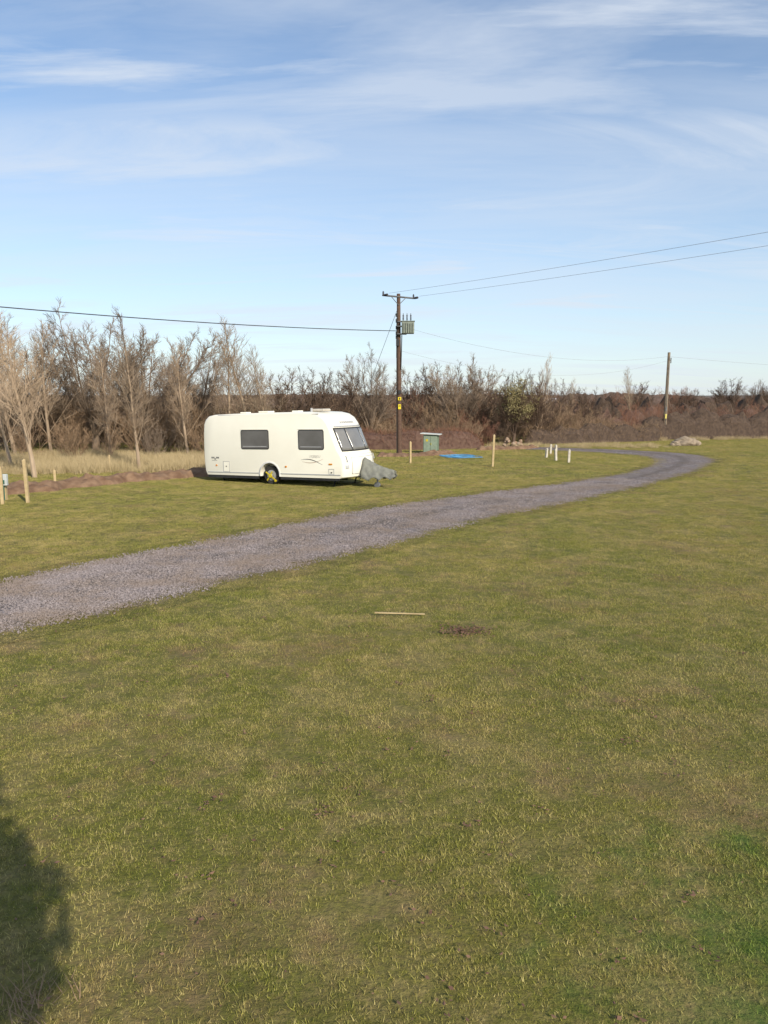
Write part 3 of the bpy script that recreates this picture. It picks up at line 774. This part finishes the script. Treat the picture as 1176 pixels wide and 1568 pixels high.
wire('pole_stay_wire',(px-.08,py,7.9),(-2.3,45,0),0,.010,M_wire)

# ---------------------------------------------------------------- posts, kiosk etc
M_timber=mat('pale_timber',(.52,.40,.22),(.42,.31,.16),.8,8)
M_timw=mat('weathered_timber',(.60,.55,.45),(.45,.40,.32),.8,8)
def stake(x,y,h,w=.075,m=M_timber,tilt=0):
    bm=bmesh.new(); v=box(bm,(0,0,h/2-.05),(w,w,h+.1))
    bmesh.ops.create_cone(bm,cap_ends=True,segments=4,radius1=w*.70,radius2=.012,depth=w*.5,matrix=Matrix.Translation((0,0,h+w*.25))@Matrix.Rotation(R(45),4,'Z'))
    o=bm_obj('timber_stake',bm,m); o.location=(x,y,0); o.rotation_euler=(R(tilt*.6),R(tilt),rng.random()*.6); return o
stake(-10.45,22.5,1.25,.085,M_timber,-2); stake(-11.05,22.2,1.05,.085); stake(-11.5,26.9,.55,.08,M_timber)
stake(1.25,36.8,1.0,.09); stake(4.9,34.8,1.42,.085,M_timber,1.5); stake(-11.9,33.5,.6,.07)
for x,y,h,t in ((9.3,43.2,.5,2),(8.55,38.4,.55,-3),(8.9,37.2,.6,1),(8.5,40.5,.45,3),(9.9,44.5,.4,-2)): stake(x,y,h,.10,M_timw,t)
stake(24.8,60.5,.6,.12,M_timw)
e=empty('hookup_pillar',(-11.45,23.2,0))
bm=bmesh.new(); box(bm,(0,0,.35),(.10,.10,.8)); bm_obj('post',bm,M_timber,e)
bm=bmesh.new(); box(bm,(.03,-.11,.62),(.24,.12,.34)); bm_obj('socket_box',bm,mat('grey_plastic',(.55,.58,.56)),e,bevel=.015)
bm=bmesh.new(); box(bm,(.03,-.18,.56),(.12,.03,.12)); cyl(bm,(.03,-.12,.0),(.03,-.12,.45),.02); bm_obj('socket_and_cable',bm,mat('socket_green',(.03,.12,.08)),e,bevel=.005)
e=empty('electrical_kiosk',(2.65,43.6,0)); e.rotation_euler=(0,0,R(-12))
bm=bmesh.new(); box(bm,(0,0,.52),(.80,.60,1.04)); bm_obj('cabinet',bm,mat('kiosk_green',(.20,.27,.19),(.16,.22,.155),.5),e,bevel=.01)
bm=bmesh.new(); box(bm,(-.19,-.31,.54),(.36,.02,.9)); box(bm,(.19,-.31,.54),(.36,.02,.9)); bm_obj('doors',bm,mat('kiosk_door',(.26,.32,.235),None,.5),e,bevel=.005)
bm=bmesh.new(); box(bm,(.0,0,1.10),(1.12,.85,.05),Matrix.Rotation(R(3),4,'Y')); bm_obj('canopy',bm,mat('kiosk_roof',(.62,.64,.60)),e,bevel=.008)
bm=bmesh.new(); box(bm,(.04,-.33,.55),(.02,.03,.12)); box(bm,(-.19,-.325,.75),(.12,.008,.12)); bm_obj('handle_and_label',bm,M_yel,e)
cu=bpy.data.curves.new('blue_water_pipe','CURVE'); cu.dimensions='3D'; sp_=cu.splines.new('POLY'); n=220; sp_.points.add(n)
for i in range(n+1):
    a=i/n*6.283*4.5; rr=.75+.12*math.sin(a*1.3)+.1*math.sin(i*.05)
    sp_.points[i].co=(3.9+rr*1.05*math.cos(a)+.2*math.sin(i*.03),39.9+rr*.9*math.sin(a),.04+.02*(a/6.28)+.04*abs(math.sin(a*1.5)),1)
cu.bevel_depth=.014; cu.materials.append(mat('pipe_blue',(.10,.33,.60),(.08,.27,.5),.4)); link(bpy.data.objects.new('blue_water_pipe',cu))
def rock(bm,c,s,seed):
    vs=bmesh.ops.create_icosphere(bm,subdivisions=3,radius=1)['verts']
    for v in vs:
        n_=mn.noise(v.co*1.3+Vector((seed,0,0)))*.35+mn.noise(v.co*3.5+Vector((seed,3,0)))*.12
        v.co=v.co*(1+n_); v.co=Vector((v.co.x*s[0],v.co.y*s[1],v.co.z*s[2]))+Vector(c)
bm=bmesh.new(); rock(bm,(0,0,.22),(.75,.5,.36),1); rock(bm,(-.6,-.1,.12),(.4,.35,.22),5); rock(bm,(.65,0,.15),(.35,.3,.22),8)
o=bm_obj('boulder_heap',bm,mat('boulder_stone',(.34,.27,.19),(.22,.17,.12),.9,4,.6,12)); o.location=(19.8,51,0)
bm=bmesh.new()
for i in range(18): rock(bm,(rng.uniform(-.6,.6),rng.uniform(-.3,.3),rng.uniform(.05,.5)*(1)),(rng.uniform(.1,.18),)*2+(rng.uniform(.08,.13),),i*2.3)
o=bm_obj('brick_rubble_heap',bm,mat('rubble',(.30,.18,.11),(.36,.29,.21),.9,5)); o.location=(8.2,49.5,0)
bm=bmesh.new(); box(bm,(0,0,.042),(.70,.022,.014),Matrix.Rotation(R(2),4,'Y')); o=bm_obj('wooden_lath',bm,M_timber); o.location=(.22,10.5,0); o.rotation_euler=(0,0,R(1))
V=[];F=[]
def leaf(x,y,s,z=.03):
    a=rng.random()*6.28; o=len(V); t=rng.uniform(-.5,.5)*s
    V.extend([(x+s*math.cos(a),y+s*math.sin(a),z),(x-s*.5*math.sin(a),y+s*.5*math.cos(a),z+t),(x-s*math.cos(a),y-s*math.sin(a),z+abs(t)*.5),(x+s*.5*math.sin(a),y-s*.5*math.cos(a),z-.003)]); F.append((o,o+1,o+2,o+3))
for i in range(620):
    y=rng.uniform(3,16); leaf(rng.uniform(-y*.55,y*.55),y,rng.uniform(.006,.018),.022)
for i in range(130):
    y=rng.uniform(3,14); x=rng.uniform(-y*.5,y*.5)
    for j in range(rng.randrange(3,10)): leaf(x+rng.gauss(0,.045),y+rng.gauss(0,.045),rng.uniform(.008,.022),.024)
for i in range(320): leaf(1.06+rng.gauss(0,.17),9.75+rng.gauss(0,.14),rng.uniform(.012,.03),rng.uniform(.02,.045))
mesh_obj('fallen_leaves',V,F,mat('dead_leaf',(.12,.06,.04),(.22,.13,.08),.8,3))
V=[];F=[]
for i in range(90):
    a=rng.random()*6.28; x=-1.78+rng.gauss(0,.10); y=3.45+rng.gauss(0,.10); L=rng.uniform(.05,.16)
    d=Vector((math.cos(a)*.9,math.sin(a)*.9,rng.uniform(.2,1.2))).normalized()*L; q=Vector((x,y,.0)); s_=Vector((-math.sin(a),math.cos(a),0))*.003
    o_=len(V); V+=[q-s_,q+s_,q+d+Vector((0,0,.01))]; F.append((o_,o_+1,o_+2))
mesh_obj('dead_plant',V,F,B_brown)
print('done')
